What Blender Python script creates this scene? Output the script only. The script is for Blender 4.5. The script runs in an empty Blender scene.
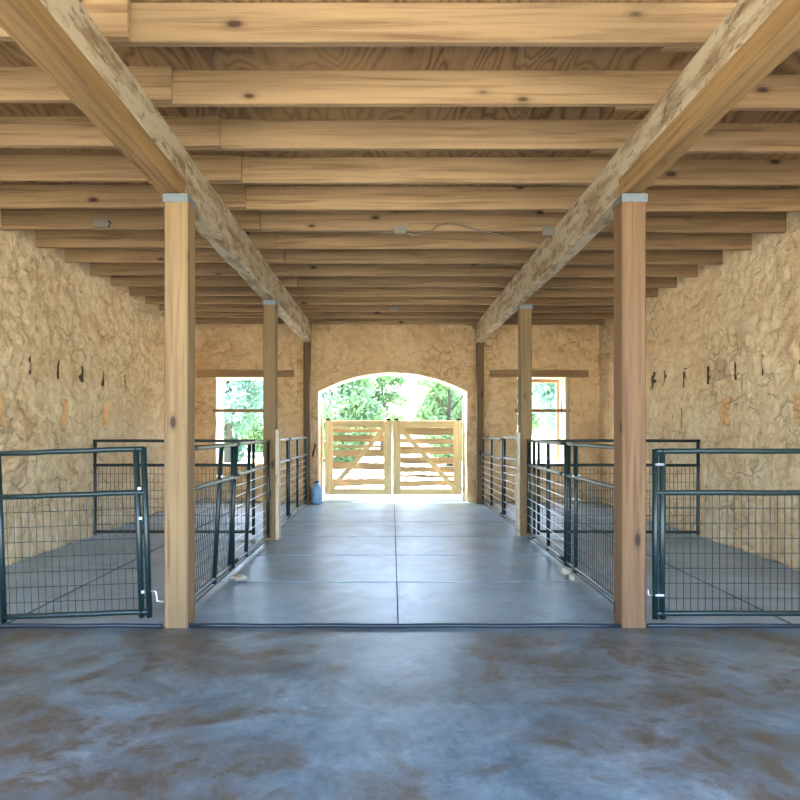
import bpy, bmesh, math, random
from mathutils import Vector, Matrix, noise
R = math.radians
scn = bpy.context.scene
COL = scn.collection
random.seed(7)

# ------------------------------------------------------------------ node helpers
class NT:
    def __init__(s, name):
        s.m = bpy.data.materials.new(name); s.m.use_nodes = True
        s.t = s.m.node_tree; s.t.nodes.clear()
        s.out = s.n('ShaderNodeOutputMaterial'); s.b = s.n('ShaderNodeBsdfPrincipled')
        s.l(s.b.outputs[0], s.out.inputs[0])
    def n(s, typ, **kw):
        nd = s.t.nodes.new(typ)
        for k, v in kw.items():
            setattr(nd, k, v)
        return nd
    def l(s, a, b): s.t.links.new(a, b)
    def math(s, op, a, b=None, c=None):
        nd = s.n('ShaderNodeMath', operation=op)
        for i, v in enumerate((a, b, c)):
            if v is None: continue
            if isinstance(v, (int, float)): nd.inputs[i].default_value = v
            else: s.l(v, nd.inputs[i])
        return nd.outputs[0]
    def ramp(s, fac, stops, interp='LINEAR'):
        nd = s.n('ShaderNodeValToRGB'); cr = nd.color_ramp; cr.interpolation = interp
        while len(cr.elements) < len(stops): cr.elements.new(0.5)
        for e, (p, c) in zip(cr.elements, stops):
            e.position = p
            e.color = (c, c, c, 1) if isinstance(c, (int, float)) else (*c, 1)
        s.l(fac, nd.inputs[0]); return nd.outputs[0]
    def mix(s, fac, a, b, blend='MIX'):
        nd = s.n('ShaderNodeMix', data_type='RGBA', blend_type=blend)
        for i, v in ((0, fac), (6, a), (7, b)):
            if isinstance(v, (int, float)): nd.inputs[i].default_value = v
            elif isinstance(v, tuple): nd.inputs[i].default_value = (*v, 1)
            else: s.l(v, nd.inputs[i])
        return nd.outputs[2]
    def coords(s, rnd=False, kind='Object'):
        tc = s.n('ShaderNodeTexCoord'); v = tc.outputs[kind]
        if rnd:
            oi = s.n('ShaderNodeObjectInfo')
            mu = s.n('ShaderNodeVectorMath', operation='SCALE'); mu.inputs[0].default_value = (37.1, 51.7, 23.3)
            s.l(oi.outputs['Random'], mu.inputs['Scale'])
            ad = s.n('ShaderNodeVectorMath', operation='ADD'); s.l(v, ad.inputs[0]); s.l(mu.outputs[0], ad.inputs[1])
            v = ad.outputs[0]; s.rand = oi.outputs['Random']
        return v
    def mapping(s, v, scale=(1, 1, 1), loc=(0, 0, 0)):
        mp = s.n('ShaderNodeMapping'); mp.inputs['Scale'].default_value = scale; mp.inputs['Location'].default_value = loc
        s.l(v, mp.inputs[0]); return mp.outputs[0]
    def noise(s, v, scale, detail=4, rough=.55, dist=0.0):
        nd = s.n('ShaderNodeTexNoise'); nd.inputs['Scale'].default_value = scale
        nd.inputs['Detail'].default_value = detail; nd.inputs['Roughness'].default_value = rough
        nd.inputs['Distortion'].default_value = dist
        s.l(v, nd.inputs['Vector']); return nd.outputs['Fac']
    def bump(s, h, strength=.3, dist=.01):
        nd = s.n('ShaderNodeBump'); nd.inputs['Strength'].default_value = strength; nd.inputs['Distance'].default_value = dist
        s.l(h, nd.inputs['Height']); s.l(nd.outputs[0], s.b.inputs['Normal'])
    def set(s, **kw):
        for k, v in kw.items():
            k = k.replace('_', ' ')
            i = s.b.inputs[k]
            if isinstance(v, tuple): i.default_value = (*v, 1)
            elif isinstance(v, (int, float)): i.default_value = v
            else: s.l(v, i)

def plain(name, col, rough=.5, metal=0.0, **kw):
    t = NT(name); c = t.coords(); f = t.noise(c, 30, 3)
    t.set(Base_Color=t.mix(f, tuple(x*.8 for x in col), tuple(min(1, x*1.2) for x in col)), Roughness=rough, Metallic=metal, **kw)
    return t.m

def wood(name, axis, base, dark, rough=.75, knot=.55, gscale=1.0, vary=.25, bump=.25, weather=None):
    """plank timber with long grain along the given local axis, sparse knots"""
    t = NT(name); v = t.coords(rnd=True)
    def sc(a, c): return tuple(a if i == axis else c for i in range(3))
    wob = t.noise(t.mapping(v, sc(.5, 2.0)), 1.0, 3)
    g = t.noise(t.mapping(v, sc(.9*gscale, 26*gscale)), 1.0, 5, .6, .6)
    fine = t.noise(t.mapping(v, sc(4, 160)), 1.0, 2, .5)
    vo = t.n('ShaderNodeTexVoronoi'); vo.inputs['Scale'].default_value = 1.0
    t.l(t.mapping(v, sc(2.3, 5.0)), vo.inputs['Vector'])
    sep = t.n('ShaderNodeSeparateColor'); t.l(vo.outputs['Color'], sep.inputs[0])
    on = t.math('GREATER_THAN', sep.outputs[0], knot)
    kd = t.ramp(t.math('ADD', vo.outputs['Distance'], t.math('MULTIPLY', g, .05)), [(.10, 1.0), (.15, .25), (.24, 0.0)])
    kn = t.math('MULTIPLY', kd, on)
    col = t.ramp(g, [(.33, dark), (.52, base), (.75, tuple(min(1, x*1.18) for x in base))])
    col = t.mix(t.ramp(wob, [(.38, 0.0), (.66, .6)]), col, tuple(x*.66 for x in base))
    if weather:
        wn = t.noise(t.mapping(v, sc(2.2, 9)), 1.0, 6, .7)
        col = t.mix(t.ramp(wn, [(.40, 0.0), (.54, .9)]), col, weather)
        sp = t.noise(t.mapping(v, sc(7, 16)), 1.0, 4, .7)
        col = t.mix(t.ramp(sp, [(.56, 0.0), (.66, .8)]), col, tuple(x*.35 for x in base))
    col = t.mix(kn, col, (dark[0]*.28, dark[1]*.22, dark[2]*.2))
    hsv = t.n('ShaderNodeHueSaturation')
    t.l(t.math('MULTIPLY_ADD', t.rand, vary, 1-vary*.6), hsv.inputs['Value'])
    t.l(col, hsv.inputs['Color'])
    t.set(Base_Color=hsv.outputs[0], Roughness=rough)
    t.bump(t.math('ADD', g, t.math('MULTIPLY', fine, .5)), bump, .006)
    return t.m

M = {}
TAN = (.60, .41, .20); TAND = (.40, .235, .095)
M['joist'] = wood('pale pine joist', 0, (.335, .215, .11), (.165, .09, .038), knot=.45, vary=.36)
M['joist_b'] = wood('browner pine joist', 0, (.30, .185, .093), (.15, .08, .035), knot=.45, vary=.35)
M['post'] = wood('yellow pine post', 2, (.255, .165, .077), (.15, .082, .032), knot=.3, vary=.12)
M['post_red'] = wood('reddish pine post', 2, (.205, .112, .052), (.115, .055, .024), knot=.3, vary=.1)
M['post_dark'] = wood('brown timber post', 2, (.16, .095, .042), (.09, .05, .02), knot=.7, vary=.1)
M['beam_tan'] = wood('tan sawn beam', 1, (.28, .165, .064), (.14, .072, .026), knot=.8, vary=.1)
M['beam_white'] = wood('weathered beam', 1, (.26, .175, .095), (.15, .09, .045), knot=.8, vary=.1, weather=(.43, .36, .25), bump=.6)
M['batten'] = wood('bleached batten', 2, (.68, .56, .38), (.48, .36, .22), knot=.7, vary=.1, weather=(.7, .62, .48))
M['gate'] = wood('fresh gate timber', 0, (.90, .70, .37), (.74, .52, .23), knot=.75, vary=.1)
M['gate_v'] = wood('fresh gate timber upright', 2, (.90, .70, .37), (.74, .52, .23), knot=.75, vary=.1)
M['slat'] = wood('waney slab board', 0, (.72, .49, .25), (.46, .27, .11), knot=.7, vary=.35)
M['lintel'] = wood('aged lintel', 0, (.35, .215, .105), (.22, .125, .055), knot=.7, vary=.15)
M['jamb'] = wood('window jamb', 2, (.56, .45, .31), (.4, .3, .18), knot=.75, vary=.1)
M['pocketshade'] = plain('dark brown pocket shade', (.085, .058, .035), .95)  # dark colour standing in for the shade inside the wall pockets
M['paint'] = plain('dark green paint', (.008, .026, .029), .30, Specular_IOR_Level=.5)
M['paint_k'] = plain('blackish green paint', (.012, .02, .022), .4)
M['wire'] = plain('dark wire', (.02, .045, .05), .4, .5)
M['galv'] = plain('galvanised steel', (.60, .65, .68), .35, .7)
M['capgalv'] = plain('dull zinc', (.17, .20, .22), .5, .4)
M['iron'] = plain('dark iron', (.03, .024, .02), .6, .4)
M['strip'] = plain('dark rubber strip', (.012, .022, .035), .35)
M['cable'] = plain('grey brown cable', (.16, .12, .08), .6)
M['box'] = plain('dull steel box', (.2, .19, .16), .6, .2)
M['rock'] = plain('pale limestone', (.50, .44, .37), .85)
M['bark'] = plain('bark', (.06, .06, .04), .9)
M['bluecap'] = plain('deep blue plastic', (.02, .10, .35), .4)
M['blue'] = plain('translucent blue plastic', (.24, .45, .75), .25)

# plywood
t = NT('plywood'); v = t.coords()
n0 = t.noise(t.mapping(v, (2.2, .75, .2)), 1.0, 2.2, .45, .5)
nf = t.noise(t.mapping(v, (60, 5, 1)), 1.0, 3)
wv = t.math('PINGPONG', t.math('ADD', t.math('MULTIPLY', n0, 17), t.math('MULTIPLY', nf, .7)), .5)
n1 = t.noise(t.mapping(v, (.8, .8, .8)), 1.0, 3)
col = t.ramp(wv, [(.0, (.10, .052, .022)), (.16, (.20, .115, .05)), (.5, (.28, .172, .083))])
col = t.mix(t.ramp(n1, [(.4, 0.0), (.7, .5)]), col, (.40, .25, .12))
t.set(Base_Color=col, Roughness=.8); M['ply'] = t.m

# stone
def stone(name, light, mid, dark, patch):
    t = NT(name); v = t.coords()
    at = t.n('ShaderNodeAttribute', attribute_name='tone')
    a = t.noise(v, 2.2, 5, .6, .4); b = t.noise(v, 9, 5, .65, .8); c = t.noise(t.mapping(v, loc=(5, 3, 1)), .55, 3)
    f = t.math('ADD', t.math('MULTIPLY', a, .35), t.math('MULTIPLY', b, .65))
    col = t.ramp(f, [(.36, dark), (.47, mid), (.56, light)])
    nw = t.n('ShaderNodeTexNoise'); nw.inputs['Scale'].default_value = 3.2; nw.inputs['Detail'].default_value = 4; t.l(v, nw.inputs['Vector'])
    wv = t.n('ShaderNodeVectorMath', operation='MULTIPLY_ADD'); t.l(nw.outputs['Color'], wv.inputs[0]); wv.inputs[1].default_value = (.34, .34, .34); t.l(v, wv.inputs[2])
    ve = t.n('ShaderNodeTexVoronoi', feature='DISTANCE_TO_EDGE'); ve.inputs['Scale'].default_value = 1.0
    t.l(t.mapping(wv.outputs[0], (2.6, 2.6, 3.6)), ve.inputs['Vector'])
    jm = t.math('MULTIPLY', t.ramp(ve.outputs['Distance'], [(.0, 1.0), (.018, .8), (.035, 0.0)]), t.ramp(t.noise(t.mapping(v, loc=(2, 7, 5)), 1.1, 4, .6), [(.50, 0.0), (.62, .6)]))
    col = t.mix(jm, col, tuple(x*.42 for x in dark))
    col = t.mix(t.math('MULTIPLY', at.outputs['Fac'], .75), col, patch)
    col = t.mix(t.ramp(c, [(.45, 0.0), (.65, .45)]), col, tuple(x*1.1 for x in light))
    vo = t.n('ShaderNodeTexVoronoi'); vo.inputs['Scale'].default_value = 7
    t.l(v, vo.inputs['Vector'])
    h = t.math('ADD', t.math('MULTIPLY', b, 1.0), t.math('MULTIPLY', t.noise(v, 34, 4, .65), .45))
    h = t.math('ADD', h, t.math('MULTIPLY', vo.outputs['Distance'], .5))
    h = t.math('SUBTRACT', h, t.math('MULTIPLY', jm, .6))
    t.set(Base_Color=col, Roughness=.92); t.bump(h, .75, .035); return t.m
M['wallside'] = stone('tan rubble limestone', (.82, .66, .43), (.73, .54, .315), (.48, .325, .165), (.68, .47, .27))
M['wallend'] = stone('ochre rubble limestone', (.80, .58, .335), (.71, .48, .25), (.46, .285, .13), (.60, .38, .19))
M['reveal'] = stone('pale cut limestone', (.86, .77, .63), (.80, .70, .55), (.6, .5, .36), (.72, .62, .48))
M['brick'] = stone('orange brick', (.88, .55, .27), (.82, .48, .22), (.55, .31, .14), (.78, .47, .24))
M['pinkstone'] = stone('pinkish dressed stone', (.62, .44, .29), (.55, .38, .25), (.46, .3, .19), (.5, .34, .2))

# concrete
def concrete(name, base, light, dark, stain, samt, rough, scale=1.0, blot=.5):
    t = NT(name); v = t.coords()
    a = t.noise(v, 1.1*scale, 6, .65, .3); b = t.noise(v, 5*scale, 6, .7, .5); c = t.noise(t.mapping(v, loc=(9, 4, 0)), .75*scale, 7, .72, .6)
    f = t.math('ADD', t.math('MULTIPLY', a, .6), t.math('MULTIPLY', b, .4))
    col = t.ramp(f, [(.33, dark), (.5, base), (.66, light)])
    col = t.mix(t.math('MULTIPLY', t.ramp(c, [(blot, 0.0), (blot+.16, 1.0)]), samt), col, stain)
    t.set(Base_Color=col, Roughness=t.math('MULTIPLY_ADD', b, .35, rough-.17))
    t.bump(t.noise(v, 60, 3), .08, .004); return t.m
t = NT('stained polished concrete'); v = t.coords()
a = t.noise(v, 1.3, 7, .68, .4); b = t.noise(v, 6, 7, .72, .5); c = t.noise(t.mapping(v, (1.0, 1.3, 1), (9, 4, 0)), 1.5, 9, .70, .5); e = t.noise(v, 26, 5, .7)
f = t.math('ADD', t.math('MULTIPLY', a, .5), t.math('ADD', t.math('MULTIPLY', b, .35), t.math('MULTIPLY', e, .15)))
col = t.ramp(f, [(.36, (.05, .08, .098)), (.46, (.115, .17, .205)), (.56, (.185, .255, .30)), (.66, (.34, .42, .47))])
sx = t.n('ShaderNodeSeparateXYZ'); t.l(v, sx.inputs[0])
side = t.ramp(t.math('ABSOLUTE', t.math('SUBTRACT', sx.outputs[0], .15)), [(.25, 0.0), (1.0, 1.0)])   # foot traffic keeps the middle clean
thr = t.math('ADD', c, t.math('MULTIPLY_ADD', side, .11, -.07))
col = t.mix(t.math('MULTIPLY', t.ramp(thr, [(.43, 0.0), (.58, .9)]), t.ramp(b, [(.36, .25), (.56, 1.0)])), col, (.088, .062, .036))
t.set(Base_Color=col, Roughness=t.math('MULTIPLY_ADD', b, .25, .22)); t.bump(t.noise(v, 60, 3), .06, .004); M['floor'] = t.m
M['aisle'] = concrete('pale grey concrete', (.27, .40, .48), (.37, .51, .59), (.185, .285, .36), (.19, .255, .29), .8, .36, 1.7, .45)
M['pen'] = concrete('dull grey concrete', (.33, .41, .47), (.44, .52, .58), (.20, .25, .285), (.26, .265, .25), .6, .5)
M['sub'] = plain('dark joint bed', (.05, .052, .056), .9)
M['ground'] = concrete('dry gravel and grass', (.52, .48, .37), (.66, .62, .52), (.36, .36, .22), (.30, .36, .16), .6, 1.0, .35)

def leafmat(name, c1, c2):
    t = NT(name); oi = t.n('ShaderNodeObjectInfo')
    v = t.coords(); f = t.noise(v, 1.3, 4)
    col = t.ramp(f, [(.3, c1), (.7, c2)])
    t.set(Base_Color=col, Roughness=.5)
    tr = t.n('ShaderNodeBsdfTranslucent'); t.l(col, tr.inputs[0])
    mx = t.n('ShaderNodeMixShader'); mx.inputs[0].default_value = .4
    t.l(t.b.outputs[0], mx.inputs[1]); t.l(tr.outputs[0], mx.inputs[2]); t.l(mx.outputs[0], t.out.inputs[0])
    return t.m
M['leaf'] = leafmat('fresh green leaves', (.15, .29, .15), (.27, .42, .20))
M['leaf2'] = leafmat('blue green leaves', (.14, .30, .22), (.26, .42, .32))

# ------------------------------------------------------------------ mesh helpers
def obj(name, bm, mat, parent=None, smooth=False, recalc=True):
    if recalc: bmesh.ops.recalc_face_normals(bm, faces=bm.faces)
    me = bpy.data.meshes.new(name); bm.to_mesh(me); bm.free()
    if smooth:
        for p in me.polygons: p.use_smooth = True
    me.materials.append(mat)
    o = bpy.data.objects.new(name, me); COL.objects.link(o)
    if parent: o.parent = parent
    return o
def tag(o, label, cat, group=None, kind=None):
    o['label'] = label; o['category'] = cat
    if group: o['group'] = group
    if kind: o['kind'] = kind
    return o
def thing(name, label, cat, loc=(0, 0, 0), rz=0, group=None):
    o = bpy.data.objects.new(name, None); o.empty_display_size = .1; COL.objects.link(o)
    o.location = loc; o.rotation_euler = (0, 0, rz)
    return tag(o, label, cat, group)
def struct(o):
    o['kind'] = 'structure'; return o
def box(bm, x0, x1, y0, y1, z0, z1, bev=.004):
    r = bmesh.ops.create_cube(bm, size=1)
    vs = r['verts']
    for v in vs:
        v.co = Vector(((x0+x1)/2+v.co.x*(x1-x0), (y0+y1)/2+v.co.y*(y1-y0), (z0+z1)/2+v.co.z*(z1-z0)))
    if bev:
        es = list({e for v in vs for e in v.link_edges})
        bmesh.ops.bevel(bm, geom=es, offset=bev, segments=1, affect='EDGES')
def bx(*a, **k):
    bm = bmesh.new(); box(bm, *a, **k); return bm
def tube(bm, pts, r, n=10, cap=True):
    pts = [Vector(p) for p in pts]; rings = []
    for i, p in enumerate(pts):
        d = (pts[min(i+1, len(pts)-1)]-pts[max(i-1, 0)]).normalized()
        up = Vector((0, 0, 1)) if abs(d.z) < .9 else Vector((1, 0, 0))
        a = d.cross(up).normalized(); b = d.cross(a)
        rr = r[i] if isinstance(r, (list, tuple)) else r
        rings.append([bm.verts.new(p+a*math.cos(2*math.pi*k/n)*rr+b*math.sin(2*math.pi*k/n)*rr) for k in range(n)])
    for A, B in zip(rings, rings[1:]):
        for k in range(n):
            bm.faces.new((A[k], A[(k+1) % n], B[(k+1) % n], B[k]))
    if cap:
        bm.faces.new(rings[0]); bm.faces.new(list(reversed(rings[-1])))
def tb(pts, r, n=10):
    bm = bmesh.new(); tube(bm, pts, r, n); return bm
def lathe(prof, n=24):
    bm = bmesh.new(); rings = []
    for r, z in prof:
        rings.append([bm.verts.new((r*math.cos(2*math.pi*k/n), r*math.sin(2*math.pi*k/n), z)) for k in range(n)])
    for A, B in zip(rings, rings[1:]):
        for k in range(n): bm.faces.new((A[k], A[(k+1) % n], B[(k+1) % n], B[k]))
    bm.faces.new(rings[0]); bm.faces.new(rings[-1]); return bm
def ss(a, b, x):
    x = max(0., min(1., (x-a)/(b-a))); return x*x*(3-2*x)

# ------------------------------------------------------------------ room dimensions (camera at origin, 1.4 m up, looking +Y)
XL, XR, YB, YF = -4.0, 4.08, 11.83, -2.0
YW = 1.6           # the pens' side walls start here; unseen sides of the front bay left open to admit more daylight
WT = .55
ZJ = 3.45           # underside of joists
ZP = 3.66           # underside of plywood
YP = 4.30           # front edge of aisle slab

# ------------------------------------------------------------------ stone walls
def rough(u, v, seed, feats):
    p = Vector((u, v, seed))
    w = noise.noise_vector(p*1.7)*.14
    q = Vector(((u+w.x)/.40, (v+w.y)/.27, seed))
    d, pts = noise.voronoi(q)
    j = ss(.0, .16, d[1]-d[0])
    idv = noise.cell(pts[0]*13.7)
    mask = ss(-.12, .25, noise.fractal(p*.7+Vector((3, 9, 0)), 1.0, 2.0, 3))
    h = -.032*(1-j)*mask + .010*idv*mask
    h += .028*noise.fractal(p*2.3, 1.0, 2.0, 3) + .016*noise.fractal(p*8.0, .9, 2.1, 3)
    rid = abs(noise.noise(p*5.2+w*6)); h -= .022*(1-ss(.0, .10, rid))
    tone = max(0., min(1., (.5+.5*idv)*mask))
    for (fu, fv, fw, fh, dep) in feats:
        a = abs(u-fu)/(fw/2); b = abs(v-fv)/(fh/2)
        if a < 1.6 and b < 1.3:
            m = (1-ss(.75, 1.35, a+.3*noise.noise(p*20)))*(1-ss(.85, 1.15, b+.2*noise.noise(p*17)))
            h -= dep*m
    return h, tone

def lines(n, length, exact):
    L = [length*i/n for i in range(n+1)]
    for e in exact:
        k = min(range(n+1), key=lambda i: abs(L[i]-e)); L[k] = e
    return L
def stone_wall(name, O, U, N, width, height, res, mat, seed, feats=(), rects=(), arch=None):
    O, U, N = Vector(O), Vector(U), Vector(N); Z = Vector((0, 0, 1))
    ue = [e for r in rects for e in r[:2]]; ve = [e for r in rects for e in r[2:]]
    if arch: ue += [arch[0], arch[1]]; ve += [arch[2]]
    us = lines(int(width/res), width, ue); vs = lines(int(height/res), height, ve)
    nu, nv = len(us), len(vs)
    def arc(u):
        c = (arch[0]+arch[1])/2; hw = (arch[1]-arch[0])/2; s = arch[3]-arch[2]
        rad = (hw*hw+s*s)/(2*s); x = min(abs(u-c), hw)
        return arch[2]-(rad-s)+math.sqrt(rad*rad-x*x)
    def hole(u, v):
        for r in rects:
            if r[0] < u < r[1] and r[2] < v < r[3]: return True
        return bool(arch) and arch[0] < u < arch[1] and v < arc(u)
    keep = [[not hole((us[i]+us[i+1])/2, (vs[j]+vs[j+1])/2) for j in range(nv-1)] for i in range(nu-1)]
    used = {}; co = []; tones = []; faces = []
    uv = []
    for i in range(nu):
        for j in range(nv):
            cells = [keep[a][b] for a in (i-1, i) for b in (j-1, j) if 0 <= a < nu-1 and 0 <= b < nv-1]
            if not any(cells): continue
            u, v = us[i], vs[j]
            if arch and not all(cells) and arch[0] < u < arch[1] and v > arch[2]-.01: v = arc(u)
            h, tn = rough(u, v, seed, feats)
            used[(i, j)] = len(co); co.append(O+U*u+Z*v+N*h); tones.append(tn); uv.append((u, v))
    n0 = len(co)
    for i in range(nu-1):
        for j in range(nv-1):
            if keep[i][j]: faces.append((used[(i, j)], used[(i+1, j)], used[(i+1, j+1)], used[(i, j+1)]))
    nf = len(faces)
    for k in range(n0):
        u, v = uv[k]; co.append(O+U*u+Z*v-N*WT); tones.append(.3)
    faces += [tuple(reversed([a+n0 for a in f])) for f in faces[:nf]]
    cnt = {}
    for f in faces[:nf]:
        for a, b in zip(f, f[1:]+f[:1]): cnt[(a, b)] = 1
    K = 7; mid = {}
    def mv(a, k):
        if k == 0: return a
        if k == K: return a+n0
        if (a, k) not in mid:
            u, v = uv[a]; inner = 0 < u < width and 0 < v < height
            p = co[a].lerp(co[a+n0], k/K)
            if inner:
                d = noise.noise_vector(Vector((u*4, v*4, k*.9+seed)))*.025
                p = p+U*d.x+Z*d.y
            mid[(a, k)] = len(co); co.append(p); tones.append(.15)
        return mid[(a, k)]
    for (a, b) in list(cnt):
        if (b, a) not in cnt:
            for k in range(K): faces.append((mv(b, k), mv(a, k), mv(a, k+1), mv(b, k+1)))
    me = bpy.data.meshes.new(name); me.from_pydata([tuple(c) for c in co], [], faces); me.update()
    for p in me.polygons: p.use_smooth = p.index < nf
    bm = bmesh.new(); bm.from_mesh(me); bmesh.ops.recalc_face_normals(bm, faces=bm.faces); bm.to_mesh(me); bm.free()
    at = me.attributes.new('tone', 'FLOAT', 'POINT'); at.data.foreach_set('value', tones)
    me.materials.append(mat)
    if arch:
        me.materials.append(M['reveal'])
        for p in me.polygons:
            if p.index >= 2*nf: p.material_index = 1
    o = bpy.data.objects.new(name, me); COL.objects.link(o); return struct(o)

LS = [(6.66, 2.14), (7.23, 2.13), (7.80, 2.15), (8.37, 2.13), (9.04, 2.14)]
LB = [(6.12, 1.60), (7.34, 1.63), (8.42, 1.64)]
RS = [(9.47, 2.17), (9.03, 2.2), (8.44, 2.12), (7.8, 2.13), (7.17, 2.13), (6.63, 2.12), (6.01, 2.11)]
RB = [(7.36, 1.65), (6.02, 1.63)]
sl = lambda L, w, h, d: [(y-YW, z, w, h, d) for y, z in L]
fl = sl(LB, .15, .36, .06)
fr = sl(RB, .15, .34, .05)
pk = lambda L, w, h: [(y-YW-w/2, y-YW+w/2, z-h/2, z+h/2) for y, z in L]
wl = stone_wall('wall_left', (XL, YW, 0), (0, 1, 0), (1, 0, 0), YB+.3-YW, ZP, .032, M['wallside'], 3.3, fl, pk(LS, .085, .21))
wr = stone_wall('wall_right', (XR, YW, 0), (0, 1, 0), (-1, 0, 0), YB+.3-YW, ZP, .032, M['wallside'], 8.1, fr, pk(RS, .085, .22)+pk([(8.5, 1.55)], .07, .34))
A0, A1 = -1.452, 1.48
X0 = XL-.2
stone_wall('wall_back', (X0, YB, 0), (1, 0, 0), (0, -1, 0), XR+.2-X0, ZP, .03, M['wallend'], 5.7, (),
           [(-3.47-X0, -2.47-X0, .73, 2.455), (2.47-X0, 3.46-X0, .73, 2.455)], (A0-X0, A1-X0, 2.175, 2.55))
def rough_block(name, mat, parent, c, s, amp=.008, seg=5):
    bm = bmesh.new(); bmesh.ops.create_cube(bm, size=1)
    bmesh.ops.subdivide_edges(bm, edges=bm.edges, cuts=seg, use_grid_fill=True)
    for v in bm.verts:
        p = Vector((v.co.x*s[0], v.co.y*s[1], v.co.z*s[2]))
        v.co = Vector(c)+p+noise.noise_vector((p+Vector(c))*14)*amp
    return obj(name, bm, mat, parent)
for y, z in LS: obj('pocket_shade_block', bx(XL-.30, XL-.035, y-.06, y+.06, z-.13, z+.13, bev=0), M['pocketshade'], wl)  # added dark blocks, so the wall pockets look deep in shade
for y, z in RS+[(8.5, 1.55)]: obj('pocket_shade_block', bx(XR+.035, XR+.30, y-.06, y+.06, z-.19, z+.19, bev=0), M['pocketshade'], wr)
for y, z in LB: rough_block('brick_infill', M['brick'], wl, (XL-.045, y, z), (.09, .13, .32))
for y, z in RB:
    for k in range(5): rough_block('brick_infill', M['brick'], wr, (XR+.03, y+random.uniform(-.015, .015), z-.13+k*.065), (.09, .12, .052), .006, 3)
rough_block('stone_infill', M['pinkstone'], wr, (XR+.02, 7.40, 2.16), (.10, .27, .25), .01)

# ------------------------------------------------------------------ floor slabs (real gaps between the pours)
def slabs(name, mat, xs, ys, z1=0.0, gx=.009, gy=.03):
    bm = bmesh.new()
    for xa, xb in zip(xs, xs[1:]):
        for ya, yb in zip(ys, ys[1:]):
            box(bm, xa+gx/2, xb-gx/2, ya+gy/2, yb-gy/2, -.08, z1, 0)
    return struct(obj(name, bm, mat))
struct(obj('floor_bed', bx(XL-.5, XR+.5, -2.4, YB+WT+.05, -.14, -.006, bev=0), M['sub']))
slabs('floor', M['floor'], [XL, XR], [-2.3, YP])
slabs('floor_aisle', M['aisle'], [-1.605, .045, 1.80], [YP, 5.56, 6.77, 7.98, 9.25, 10.5, 11.75, YB+WT+.02])
slabs('floor_pen_left', M['pen'], [XL-.03, -2.8, -1.605], [YP, 6.18, 8.0, 9.9, YB], gx=.03)
slabs('floor_pen_right', M['pen'], [1.80, 2.9, XR+.03], [YP, 6.0, 7.98, 9.9, YB], gx=.03)
struct(obj('ground', bx(-120, 120, -90, 160, -.30, -.10, bev=0), M['ground']))

def strip(label, x0, x1):
    bm = bmesh.new(); n = 14
    for k in range(n):
        a = x0+(x1-x0)*k/n; b = x0+(x1-x0)*(k+1)/n
    tube(bm, [(x0+(x1-x0)*k/n, YP-.022+.006*math.sin(k*1.7), .012) for k in range(n+1)], .016, 8)
    return tag(obj('threshold_strip', bm, M['strip'], smooth=True), label, 'threshold strip')
strip('thin dark strip lying across the aisle between the two front posts', -1.44, 1.625)
strip('thin dark strip on the floor under the near left pen gate', -3.95, -1.64)
strip('thin dark strip on the floor under the near right pen gate', 1.82, 4.0)

# ------------------------------------------------------------------ ceiling: plywood, beams, joists
struct(obj('ceiling', bx(XL-.1, XR+.1, YF, YB+.1, ZP, ZP+.03, bev=0), M['ply']))
ORD = ['first', 'second', 'third', 'fourth', 'fifth', 'sixth', 'seventh', 'eighth', 'ninth', 'tenth', 'eleventh', 'twelfth',
       'thirteenth', 'fourteenth', 'fifteenth']
JY = [3.162+.594*i for i in range(15)]
T = .042
def joist_mesh(name, L, mat):
    bm = bmesh.new(); box(bm, 0, L, 0, T, 0, ZP-ZJ-.001, .003)
    o = obj(name, bm, mat); return o
protoC = joist_mesh('ceiling_joist', 3.85, M['joist'])
protoL = joist_mesh('ceiling_joist', 2.80, M['joist'])
protoR = joist_mesh('ceiling_joist', 2.62, M['joist_b'])
for i, y in enumerate(JY):
    for k, (pr, lab, grp) in enumerate(((protoC, 'over the aisle between the two beams', 'ceiling joists over the aisle'),
                                        (protoL, 'over the left pens between wall and beam', 'ceiling joists over the left pens'),
                                        (protoR, 'over the right pens between beam and wall', 'ceiling joists over the right pens'))):
        o = pr if i == 0 else pr.copy()
        if i: COL.objects.link(o)
        j = random.uniform(-.08, .08)
        if k == 0: o.location = (-1.88+j*.3, y, ZJ)
        if k == 1: o.location = (XL+.03+.0*j, y-T-.001, ZJ); o.scale.x = (2.66+j)/2.80
        if k == 2: o.location = (1.47+j, y+T+.001, ZJ); o.scale.x = (XR-.02-1.47-j)/2.62
        tag(o, f'pine ceiling joist {lab}, {ORD[i]} from the front', 'joist', grp)

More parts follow.
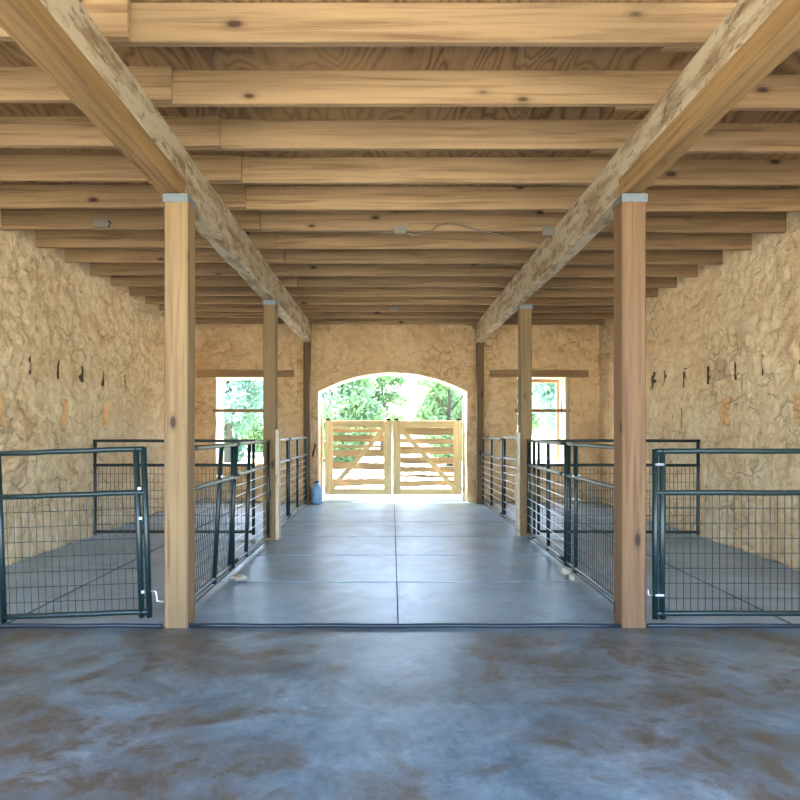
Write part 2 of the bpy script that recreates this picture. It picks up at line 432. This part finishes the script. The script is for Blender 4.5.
ZB = 3.10
def beam(label, xn, xf, w, seed):
    """timber girder from the front edge to the back wall: two stacked timbers up to the front post, one weathered timber behind it"""
    ang = math.atan2(xn-xf, 11.55-2.5)
    t = thing('ceiling_beam', label, 'beam', (xn+(xn-xf)*.276, 0, ZB), ang)
    H = ZJ-ZB
    def rough_bar(name, y0, y1, z0, z1, mat, amp, wd):
        bm = bmesh.new(); n = int((y1-y0)/.06); rings = []
        prof = [(-wd/2+.012, z0), (wd/2-.012, z0), (wd/2, z0+.014), (wd/2, (z0*2+z1)/3), (wd/2, (z0+2*z1)/3), (wd/2, z1), (-wd/2, z1), (-wd/2, (z0*2+z1)/3), (-wd/2, z0+.014)]
        for i in range(n+1):
            y = y0+(y1-y0)*i/n; r = []
            for (x, z) in prof:
                d = noise.noise_vector(Vector((x*9+seed, y*1.6, z*9)))*amp+noise.noise_vector(Vector((x*20, y*6, z*20+seed)))*amp*.5
                top = z >= z1-.001
                r.append(bm.verts.new((x+d.x, y, z+(0 if top else d.z*.7))))
            rings.append(r)
        m = len(prof)
        for A, B in zip(rings, rings[1:]):
            for k in range(m): bm.faces.new((A[k], A[(k+1) % m], B[(k+1) % m], B[k]))
        bm.faces.new(rings[0]); bm.faces.new(rings[-1])
        return obj(name, bm, mat, t)
    o = rough_bar('lower_timber', YF, 4.36, 0, .125, M['beam_tan'], .004, w); o['label'] = 'smooth tan lower timber'
    o = rough_bar('upper_timber', YF, 4.36, .126, H-.001, M['beam_white'], .006, w+.004); o['label'] = 'grey white weathered upper timber'
    o = rough_bar('weathered_timber', 4.362, 11.62, .0, H-.001, M['beam_white'], .012, w-.006); o['label'] = 'grey white weathered timber'
    return t
beam('long timber beam on the left row of posts, tan below and bleached on its side', -1.575, -1.625, .165, 2.1)
beam('long timber beam on the right row of posts, bleached side and dark underside', 1.735, 1.675, .150, 7.7)

# ------------------------------------------------------------------ posts
def post(label, x, y, w, mat, top, cap=True, batten=None, slab=False):
    t = thing('timber_post', label, 'post', (x, y, 0), 0, 'posts under the ceiling beams')
    bm = bmesh.new(); hw = w/2; n = 24; rings = []
    prof = [(-hw+.012, -hw), (hw-.012, -hw), (hw, -hw+.012), (hw, hw), (-hw, hw), (-hw, -hw+.012)]
    for i in range(n+1):
        z = top*i/n; d = .004*noise.noise(Vector((x, y, z*1.3))); e = .004*noise.noise(Vector((x+5, y, z*1.3)))
        rings.append([bm.verts.new((a+d, b+e, z)) for a, b in prof])
    for A, B in zip(rings, rings[1:]):
        for k in range(6): bm.faces.new((A[k], A[(k+1) % 6], B[(k+1) % 6], B[k]))
    bm.faces.new(rings[0]); bm.faces.new(rings[-1])
    obj('shaft', bm, mat, t)
    if cap:
        bm = bmesh.new(); c = hw+.006
        box(bm, -c, c, -c, -hw-.001, top-.062, top-.002, .002)
        box(bm, -c, c, hw+.001, c, top-.062, top-.002, .002)
        box(bm, -c-.001, -hw-.001, -c, c, top-.05, top-.004, .002); box(bm, hw+.001, c+.001, -c, c, top-.05, top-.004, .002)
        box(bm, -c, c, -c-.004, -c+.002, top-.045, top-.035, .001)
        o = obj('cap_bracket', bm, M['capgalv'], t); o['label'] = 'galvanised steel cap bracket'
    if batten:
        s, h = batten
        xa = hw+.001 if s > 0 else -hw-.046
        o = obj('batten', bx(xa, xa+.045, -hw-.002, hw*.6, .0, h, bev=.006), M['batten'], t); o['label'] = 'bleached upright batten'
        for k in range(6):
            z = h*(.12+.16*k); obj('nail', tb([(xa+.0225, -hw-.002, z), (xa+.0225, -hw-.008, z)], .007, 8), M['galv'], o)
    return t
ZT = ZB-.012
post('yellow pine post at the front left corner of the aisle, metal cap', -1.537, 4.345, .167, M['post'], ZT)
post('reddish pine post at the front right corner of the aisle, metal cap', 1.722, 4.345, .170, M['post_red'], ZT)
post('pine post halfway down the left side of the aisle', -1.578, 7.79, .158, M['post'], ZT, True, (1, 1.42))
post('pine post halfway down the right side of the aisle', 1.79, 8.08, .155, M['post'], ZT, True, (-1, 1.38))
post('dark brown post at the back wall left of the arch', -1.633, 11.54, .125, M['post_dark'], ZT+.002, False)
post('dark brown post at the back wall right of the arch', 1.69, 11.54, .135, M['post_dark'], ZT+.002, False)

# ------------------------------------------------------------------ pen panels
def panel(label, a, b, ups, zt=1.272, zm=.955, zb=.085, mat='paint', lean=0.0, r=.020, clamps=(), slant=None, mesh=None, rods=False, foot=True, group='steel pen panels'):
    a = Vector(a); b = Vector(b); L = (b-a).length; ang = math.atan2(b.y-a.y, b.x-a.x)
    t = thing('pen_panel', label, 'pen panel', (a.x, a.y, 0), ang, group)
    t.rotation_euler = (lean, 0, ang)
    m = M[mat]
    for nm, z in (('top_rail', zt), ('middle_rail', zm), ('bottom_rail', zb)):
        n = 8
        obj(nm, tb([(L*k/n, 0, z+.0015*math.sin(k*2.1+a.y)) for k in range(n+1)], r, 10), m, t, smooth=True)
    for k, s in enumerate(ups):
        f = slant.get(k, 0) if slant else 0
        obj('upright', tb([(s-f*.5, .0, zb-.04), (s, 0, .6), (s+f*.5, 0, zt+.012)], r*1.06, 10), m, t, smooth=True)
    m0, m1 = mesh if mesh else (ups[0], ups[-1])
    bm = bmesh.new(); wr_ = .0028
    n = max(2, int(round((m1-m0)/.052)))
    for k in range(1, 1 if rods else n):
        x = m0+(m1-m0)*k/n; tube(bm, [(x, r*.5, zb), (x, r*.5, zm)], wr_, 5)
    h = zm-zb; q = 8
    for k in range(1, q):
        z = zm-h*k/q-.005; tube(bm, [(m0, r*.5+.005, z), (m1, r*.5+.005, z)], .0045 if rods else wr_, 6)
        if rods: obj('rod', bm, M['galv'], t); bm = bmesh.new()
    if rods: bm.free()
    else: obj('wire_mesh', bm, M['wire'], t)
    for (s, z) in clamps:
        bm = bmesh.new()
        tube(bm, [(s-.03, -.026, z), (s+.03, -.026, z)], .009, 8)
        box(bm, s-.012, s+.012, -.030, .030, z-.011, z+.011, .003)
        o = obj('clamp', bm, M['galv'], t); o['label'] = 'bright galvanised clamp'
    return t
# across the pens, near
p = panel('dark green mesh gate across the near left pen, beside the front left post', (-1.765, 4.37), (-2.83, 4.36), [.0, .055, 1.055], clamps=[(.03, .985), (.03, .77), (.03, .235)])
p.rotation_euler = (0, R(2.0), p.rotation_euler.z)
o = obj('hook_pin', tb([(-.02, 0, .235), (-.055, 0, .23), (-.06, 0, .16), (-.135, 0, .15)], .008, 8), M['galv'], p, smooth=True); o['label'] = 'galvanised bent pin'
p = panel('dark green mesh gate across the near right pen, beside the front right post', (1.90, 4.33), (4.0, 4.33), [.0, .05, 2.09], clamps=[(.02, 1.16), (.02, .22)], zt=1.255)
o = obj('hook_pin', tb([(-.02, 0, .22), (-.05, 0, .215), (-.055, 0, .26)], .008, 8), M['galv'], p, smooth=True); o['label'] = 'galvanised bent pin'
# across the pens, halfway
panel('blackish mesh panel dividing the left pens, in front of the left window', (-1.79, 7.84), (-3.90, 7.84), [.02, 2.09], mat='paint_k')
p = panel('blackish mesh panel dividing the right pens, in front of the right window', (1.90, 7.86), (4.0, 7.80), [.02, 2.08], mat='paint_k')
# along the aisle, left
panel('dark mesh panel leaning along the left aisle just behind the front left post', (-1.585, 4.47), (-1.585, 5.86), [.02, .86, 1.37], lean=R(3.2), clamps=[(.86, 1.0), (1.33, .95)], mesh=(.02, 1.36))
panel('barred panel along the left aisle ending at the middle left post', (-1.575, 5.93), (-1.575, 7.66), [.0, .62, 1.70], slant={1: .16}, clamps=[(.01, .95)], rods=True)
panel('barred panel along the left aisle just behind the middle left post', (-1.585, 7.93), (-1.60, 9.22), [.05, 1.25], clamps=[(1.25, .95)], rods=True)
panel('barred panel along the left aisle ending at the back left post', (-1.60, 9.28), (-1.63, 11.44), [.02, .95, 2.1], rods=True)
# along the aisle, right
panel('dark mesh panel along the right aisle just behind the front right post', (1.757, 4.47), (1.757, 6.00), [.02, 1.27, 1.50], clamps=[(1.27, .97), (1.27, .75)], mesh=(.02, 1.49))
panel('barred panel along the right aisle ending at the middle right post', (1.757, 6.06), (1.80, 7.95), [.0, .75, 1.5, 1.85], clamps=[(.01, .96)], rods=True)
panel('barred panel along the right aisle just behind the middle right post', (1.80, 8.20), (1.745, 9.36), [.05, 1.12], zt=1.30, zm=.985, rods=True)
panel('barred panel along the right aisle ending at the back right post', (1.745, 9.42), (1.73, 11.42), [.02, 1.05, 1.97], rods=True)

# ------------------------------------------------------------------ stones and blocks at the feet of the panels
def rock(label, x, y, s, mat='rock', cat='stone', name='loose_stone'):
    bm = bmesh.new(); bmesh.ops.create_icosphere(bm, subdivisions=3, radius=1)
    for v in bm.verts:
        c = v.co.copy(); d = 1+.28*noise.noise(c*1.6+Vector((x*7, y*3, 0)))
        v.co = Vector((c.x*s[0]*d, c.y*s[1]*d, max(-.6, min(.75, c.z))*s[2]*d+.6*s[2]))
    z0 = min(v.co.z for v in bm.verts)
    o = obj(name, bm, M[mat], smooth=False); o.location = (x, y, -z0); return tag(o, label, cat)
rock('pale flat stone on the left aisle floor beside the leaning panel', -1.44, 5.62, (.075, .06, .035))
rock('small pale stone inside the left pen at the foot of the leaning panel', -1.70, 5.46, (.05, .045, .035))
rock('grey stone behind the leaning panel in the left pen', -1.70, 5.95, (.06, .05, .04))
rock('brownish block at the foot of the right aisle panels', 1.70, 5.86, (.05, .05, .045))
rock('small whitish stone on the right aisle floor beside the brownish block', 1.69, 5.63, (.03, .035, .04))

# ------------------------------------------------------------------ windows in the back wall
def window(name, x0, x1, lx0, lx1, frame_side):
    t = bpy.data.objects.new(name, None); COL.objects.link(t); t.location = (0, YB, 0); struct(t)
    bm = bmesh.new(); nb = 20; rings = []
    for i in range(nb+1):
        x = lx0+(lx1-lx0)*i/nb; d = .012*noise.noise(Vector((x*2, 1, 0))); e = .012*noise.noise(Vector((x*2, 7, 0)))
        rings.append([bm.verts.new(c) for c in ((x, -.045, 2.462+d), (x, -.045, 2.60+e), (x, .12, 2.60+e), (x, .12, 2.462+d))])
    for A, B in zip(rings, rings[1:]):
        for k in range(4): bm.faces.new((A[k], A[(k+1) % 4], B[(k+1) % 4], B[k]))
    bm.faces.new(rings[0]); bm.faces.new(rings[-1])
    obj('lintel', bm, M['lintel'], t)
    obj('cross_bar', bx(x0-.05, x1+.05, -.05, .0, 1.77, 1.83), M['lintel'], t)
    obj('sill', bx(x0-.01, x1+.01, .05, WT-.05, .71, .755), M['pinkstone'], t)
    if frame_side:
        obj('jamb', bx(x1-.05, x1+.02, -.055, .04, .70, 2.46), M['jamb'], t)
        obj('jamb', bx(x1-.10, x1-.035, WT-.14, WT-.02, .74, 2.45), M['jamb'], t)
        obj('jamb', bx(x0-.0, x0+.05, WT-.14, WT-.02, .74, 2.45), M['jamb'], t)
        obj('head', bx(x0+.05, x1-.10, WT-.14, WT-.02, 2.39, 2.45), M['lintel'], t)
    return t
window('window_1', -3.47, -2.47, -3.85, -1.93, False)
window('window_2', 2.47, 3.46, 1.93, 3.86, True)

# ------------------------------------------------------------------ double gate in the arch
def gate(label, x0, x1, mirror):
    YG = 12.27; z0, z1 = .10, 1.615; W = x1-x0
    t = thing('wooden_gate', label, 'gate', (x0, YG, 0), 0, 'leaves of the double gate')
    obj('stile', bx(0, .165, 0, .045, z0, z1), M['gate_v'], t); obj('stile', bx(W-.165, W, 0, .045, z0, z1), M['gate_v'], t)
    obj('top_rail', bx(.166, W-.166, .001, .044, z1-.14, z1-.001), M['gate'], t)
    obj('bottom_rail', bx(.166, W-.166, .001, .044, z0+.001, z0+.115), M['gate'], t)
    # diagonal brace
    a = Vector((.13, 0, z0+.11)); b = Vector((W-.14, 0, z1-.15))
    if mirror: a, b = Vector((W-.13, 0, z0+.11)), Vector((.14, 0, z1-.15))
    d = (b-a).normalized(); nrm = Vector((-d.z, 0, d.x))*.048
    bm = bmesh.new()
    q = [a-nrm, a+nrm, b+nrm, b-nrm]
    f = [bm.verts.new(p+Vector((0, -.030, 0))) for p in q]; g = [bm.verts.new(p+Vector((0, -.001, 0))) for p in q]
    bm.faces.new(f); bm.faces.new(list(reversed(g)))
    for k in range(4): bm.faces.new((f[k], g[k], g[(k+1) % 4], f[(k+1) % 4]))
    obj('brace', bm, M['gate'], t)
    bands = [(.000, .125), (.185, .265), (.315, .435), (.490, .595), (.645, .735), (.775, .815), (.865, .955)] if mirror else \
            [(.015, .085), (.125, .235), (.29, .33), (.36, .475), (.565, .68), (.73, .755), (.83, .95)]
    H = (z1-.14)-(z0+.115)
    rnd = random.Random(4 if mirror else 9)
    for i, (u, v) in enumerate(bands):
        zt = z1-.14-u*H; zb_ = z1-.14-v*H; bm = bmesh.new(); n = 26; rings = []
        tilt = rnd.uniform(-.012, .012)
        sa, sb = .02, W-.02
        for k in range(n+1):
            x = sa+(sb-sa)*k/n; e = .020*noise.noise(Vector((x*2.6, i*3.1+5*mirror, 0)))+.012*noise.noise(Vector((x*9, i*5, 2)))
            e2 = .020*noise.noise(Vector((x*2.6, i*3.1+40, 0)))+.012*noise.noise(Vector((x*9, i*5, 9)))
            tl = tilt*(k/n-.5)*2
            a_, b_ = zb_+e2+tl, zt+e+tl
            if b_-a_ < .02: b_ = a_+.02
            rings.append([bm.verts.new(c) for c in ((x, .048, a_), (x, .048, b_), (x, .078, b_-.004), (x, .078, a_+.004))])
        for A, B in zip(rings, rings[1:]):
            for k in range(4): bm.faces.new((A[k], A[(k+1) % 4], B[(k+1) % 4], B[k]))
        bm.faces.new(rings[0]); bm.faces.new(rings[-1])
        obj('slat', bm, M['slat'], t)
    for x in (.03, W-.11):
        o = obj('iron_cap', bx(x, x+.08, -.012, .06, z1+.001, z1+.045), M['iron'], t); o['label'] = 'dark iron cap'
    xh = W-.001 if mirror else -.012
    for z in (z0+.12, z1-.1):
        o = obj('hinge', bx(xh, xh+.013, -.01, .05, z-.05, z+.05), M['iron'], t); o['label'] = 'dark iron hinge'
    return t
gate('left leaf of the pale wooden double gate in the arch', -1.375, -.004, False)
gate('right leaf of the pale wooden double gate in the arch', .016, 1.425, True)
# gate posts hanging the leaves, against the reveals
for lab, x in (('thin pale gate post against the left side of the arch', -1.435), ('thin pale gate post against the right side of the arch', 1.468)):
    tag(obj('gate_post', bx(x-.022, x+.022, 12.27, 12.33, .0, 2.0), M['gate_v']), lab, 'gate post')

# ------------------------------------------------------------------ water jug, iron bar
t = thing('water_jug', 'translucent blue water jug on the floor by the left foot of the arch', 'jug', (-1.45, 11.60, .001), R(100))
obj('body', lathe([(.085, 0), (.105, .012), (.108, .05), (.100, .065), (.108, .08), (.108, .14), (.100, .155), (.108, .17), (.108, .235), (.100, .25), (.107, .265), (.098, .31), (.06, .355), (.034, .375), (.032, .40)]), M['blue'], t, smooth=True)
o = obj('cap', lathe([(.037, .395), (.038, .435), (.030, .442), (.004, .443)]), M['bluecap'], t, smooth=True); o['label'] = 'deep blue cap'
obj('handle', tb([(.095, 0, .30), (.125, 0, .33), (.12, 0, .375), (.05, 0, .37)], .012, 8), M['bluecap'], t, smooth=True)
b = tag(obj('iron_bar', tb([(-1.556, YB-.075, .90), (-1.50, YB-.05, 1.15)], .016, 8), M['iron'], smooth=True), 'short dark iron bar on the wall left of the arch above the jug', 'bar')

# ------------------------------------------------------------------ junction boxes, cable, lamp holders under the joists
def jbox(label, x, y, z, w=.10, h=.055):
    t = thing('junction_box', label, 'junction box', (x, y, z), 0, 'junction boxes under the joists')
    obj('body', bx(-w/2, w/2, -.045, .0, 0, h, bev=.006), M['box'], t)
    obj('cover', bx(-w/2-.006, w/2+.006, -.051, -.046, -.004, h+.004, bev=.002), M['box'], t)
    bm = bmesh.new()
    for s in (-1, 1): tube(bm, [(s*w/2, -.022, h/2), (s*(w/2+.02), -.022, h/2)], .012, 8)
    obj('connector', bm, M['box'], t)
    return t
y4 = JY[5]
def at(px, py, D): return ((px-392)*D/600, D, 1.4+(431-py)*D/600)
bx1 = at(400, 234, JY[5]-.0)
jbox('grey junction box on a joist over the middle of the aisle', bx1[0], JY[5]-.001, bx1[2], .11, .06)
b2 = at(547, 237, JY[5]-.0)
jbox('grey junction box on a joist beside the right beam at the cable end', b2[0], JY[5]-.001, b2[2], .10, .09)
b3 = at(103, 228, JY[5]-T)
jbox('grey junction box on a joist over the left pens', b3[0], JY[5]-T-.003, b3[2], .14, .07)
yc = JY[5]-.03
pts = [at(372, 231, yc), at(388, 233, yc), at(395, 232.5, yc)]
tag(obj('cable', tb(pts, .009, 8), M['cable'], smooth=True), 'short cable stub left of the junction box over the aisle', 'cable')
raw = [(406, 233), (416, 234.5), (431, 231), (436, 226.5), (446, 223), (460, 225), (478, 230), (500, 235), (522, 240.5), (540, 243)]
pts = []
for i in range(len(raw)-1):
    P = [raw[max(0, i-1)], raw[i], raw[i+1], raw[min(len(raw)-1, i+2)]]
    for s in range(4):
        u = s/4
        pts.append(tuple(.5*((2*P[1][k])+(-P[0][k]+P[2][k])*u+(2*P[0][k]-5*P[1][k]+4*P[2][k]-P[3][k])*u*u+(-P[0][k]+3*P[1][k]-3*P[2][k]+P[3][k])*u**3) for k in (0, 1)))
pts.append(raw[-1])
tag(obj('cable', tb([at(a, c, yc) for a, c in pts], .009, 8), M['cable'], smooth=True), 'sagging cable running right from the aisle junction box to the right beam', 'cable')
b5 = at(394, 311, JY[11]); jbox('small pale junction box on a far joist over the aisle', b5[0], JY[11]-.001, b5[2], .10, .05)

# ------------------------------------------------------------------ trees beyond the back wall
def make_tree(seed, H, spread, leafm, nleaf=9000):
    rnd = random.Random(seed)
    t = thing('leafy_tree', 'tree', 'tree', (0, 0, -.1), 0, 'trees beyond the back wall')
    bm = bmesh.new()
    tube(bm, [(0, 0, 0), (.1, .05, H*.25), (-.05, .1, H*.5), (.1, 0, H*.8)], [.15, .11, .07, .03], 9)
    for k in range(6):
        a = rnd.uniform(0, 6.28); z = H*rnd.uniform(.2, .5); l = spread*rnd.uniform(.4, .75)
        tube(bm, [(0, 0, z), (l*.5*math.cos(a), l*.5*math.sin(a), z+.5), (l*math.cos(a), l*math.sin(a), z+1.2)], [.05, .035, .015], 7)
    obj('trunk', bm, M['bark'], t)
    verts = []; faces = []
    blobs = []
    for k in range(17):
        a = rnd.uniform(0, 6.28); rr = spread*math.sqrt(rnd.random())*.72
        z = H*rnd.uniform(.10, .88); shrink = 1-.55*max(0, (z/H-.55))/.45
        blobs.append((rr*shrink*math.cos(a), rr*shrink*math.sin(a), z, rnd.uniform(.55, 1.0)*spread*.42))
    for k in range(nleaf):
        bxx, byy, bzz, br_ = blobs[k % len(blobs)]
        d = Vector((rnd.gauss(0, 1), rnd.gauss(0, 1), rnd.gauss(0, .8))).normalized()*br_*(rnd.random()**.45)
        c = Vector((bxx, byy, max(.25, bzz+d.z)))+Vector((d.x, d.y, 0))
        s = rnd.uniform(.06, .125)
        u = Vector((rnd.gauss(0, 1), rnd.gauss(0, 1), rnd.gauss(0, 1))).normalized(); w = u.orthogonal().normalized()
        i = len(verts)
        verts += [c-u*s*1.3, c+w*s*.6, c+u*s*1.3, c-w*s*.6]; faces.append((i, i+1, i+2, i+3))
    me = bpy.data.meshes.new('foliage'); me.from_pydata([tuple(v) for v in verts], [], faces); me.materials.append(leafm)
    f = bpy.data.objects.new('foliage', me); COL.objects.link(f); f.parent = t
    return t
def copy_tree(o):
    c = o.copy(); COL.objects.link(c)
    for ch in o.children:
        d = ch.copy(); COL.objects.link(d); d.parent = c
    return c
P1 = make_tree(1, 5.4, 2.3, M['leaf']); P2 = make_tree(2, 5.0, 2.5, M['leaf2']); P3 = make_tree(3, 6.2, 2.4, M['leaf'])
spots = [(P1, -2.1, 25, 1.0, 'bright green tree seen in the left half of the arch'),
         (P2, -4.6, 29, 1.1, 'blue green tree behind the left end of the double gate'),
         (P1, 2.5, 26, 1.0, 'green tree seen in the right half of the arch'),
         (P3, 6.1, 30, 1.0, 'taller green tree to the right of the arch trees, partly behind the wall'),
         (P2, -6.6, 24, 1.05, 'blue green tree filling the middle of the left window'),
         (P3, -9.6, 28, 1.0, 'tall green tree at the left edge of the left window'),
         (P2, 6.9, 23, 1.0, 'blue green tree filling the middle of the right window'),
         (P1, 9.8, 28, 1.1, 'green tree at the right edge of the right window'),
         (P3, -.6, 36, .95, 'distant green tree seen between the two arch trees'),
         (P1, -7.6, 36, 1.2, 'distant green tree behind the left window trees'),
         (P2, 4.2, 38, 1.1, 'distant blue green tree behind the right arch tree'),
         (P3, 10.5, 38, 1.1, 'distant tall tree behind the right window trees')]
seen = set()
for i, (pr, x, y, s, lab) in enumerate(spots):
    o = pr if pr not in seen else copy_tree(pr)
    seen.add(pr); o.location = (x, y, -.1); o.rotation_euler.z = i*1.3; o.scale = (s, s, s); o['label'] = lab

# ------------------------------------------------------------------ light: sky and sun
w = bpy.data.worlds.new('World'); scn.world = w; w.use_nodes = True
nt = w.node_tree; nt.nodes.clear()
so = nt.nodes.new('ShaderNodeOutputWorld'); bg = nt.nodes.new('ShaderNodeBackground'); sk = nt.nodes.new('ShaderNodeTexSky')
sk.sky_type = 'NISHITA'; sk.sun_disc = False; sk.sun_elevation = R(73); sk.sun_rotation = R(-20)
sk.air_density = 1.0; sk.dust_density = 2.5; sk.ozone_density = 1.0
bg.inputs[1].default_value = .30
nt.links.new(sk.outputs[0], bg.inputs[0]); nt.links.new(bg.outputs[0], so.inputs[0])
sd = bpy.data.lights.new('sun', 'SUN'); sd.energy = 4.0; sd.angle = R(1.0); sd.color = (1, .95, .86)
so_ = bpy.data.objects.new('sun', sd); COL.objects.link(so_)
so_.rotation_euler = Vector((.28, -.25, -.927)).to_track_quat('-Z', 'Y').to_euler()

# ------------------------------------------------------------------ camera
cd = bpy.data.cameras.new('camera'); cam = bpy.data.objects.new('camera', cd); COL.objects.link(cam)
cam.location = (0, 0, 1.4); cam.rotation_euler = (R(90), 0, 0)
cd.sensor_width = 36; cd.lens = 27.0; cd.shift_x = .01; cd.shift_y = .03875; cd.clip_end = 500; cd.clip_start = .05
scn.camera = cam
scn.view_settings.view_transform = 'Standard'; scn.view_settings.look = 'None'
scn.view_settings.gamma = 1; scn.view_settings.use_curve_mapping = False
scn.view_settings.exposure = 3.2
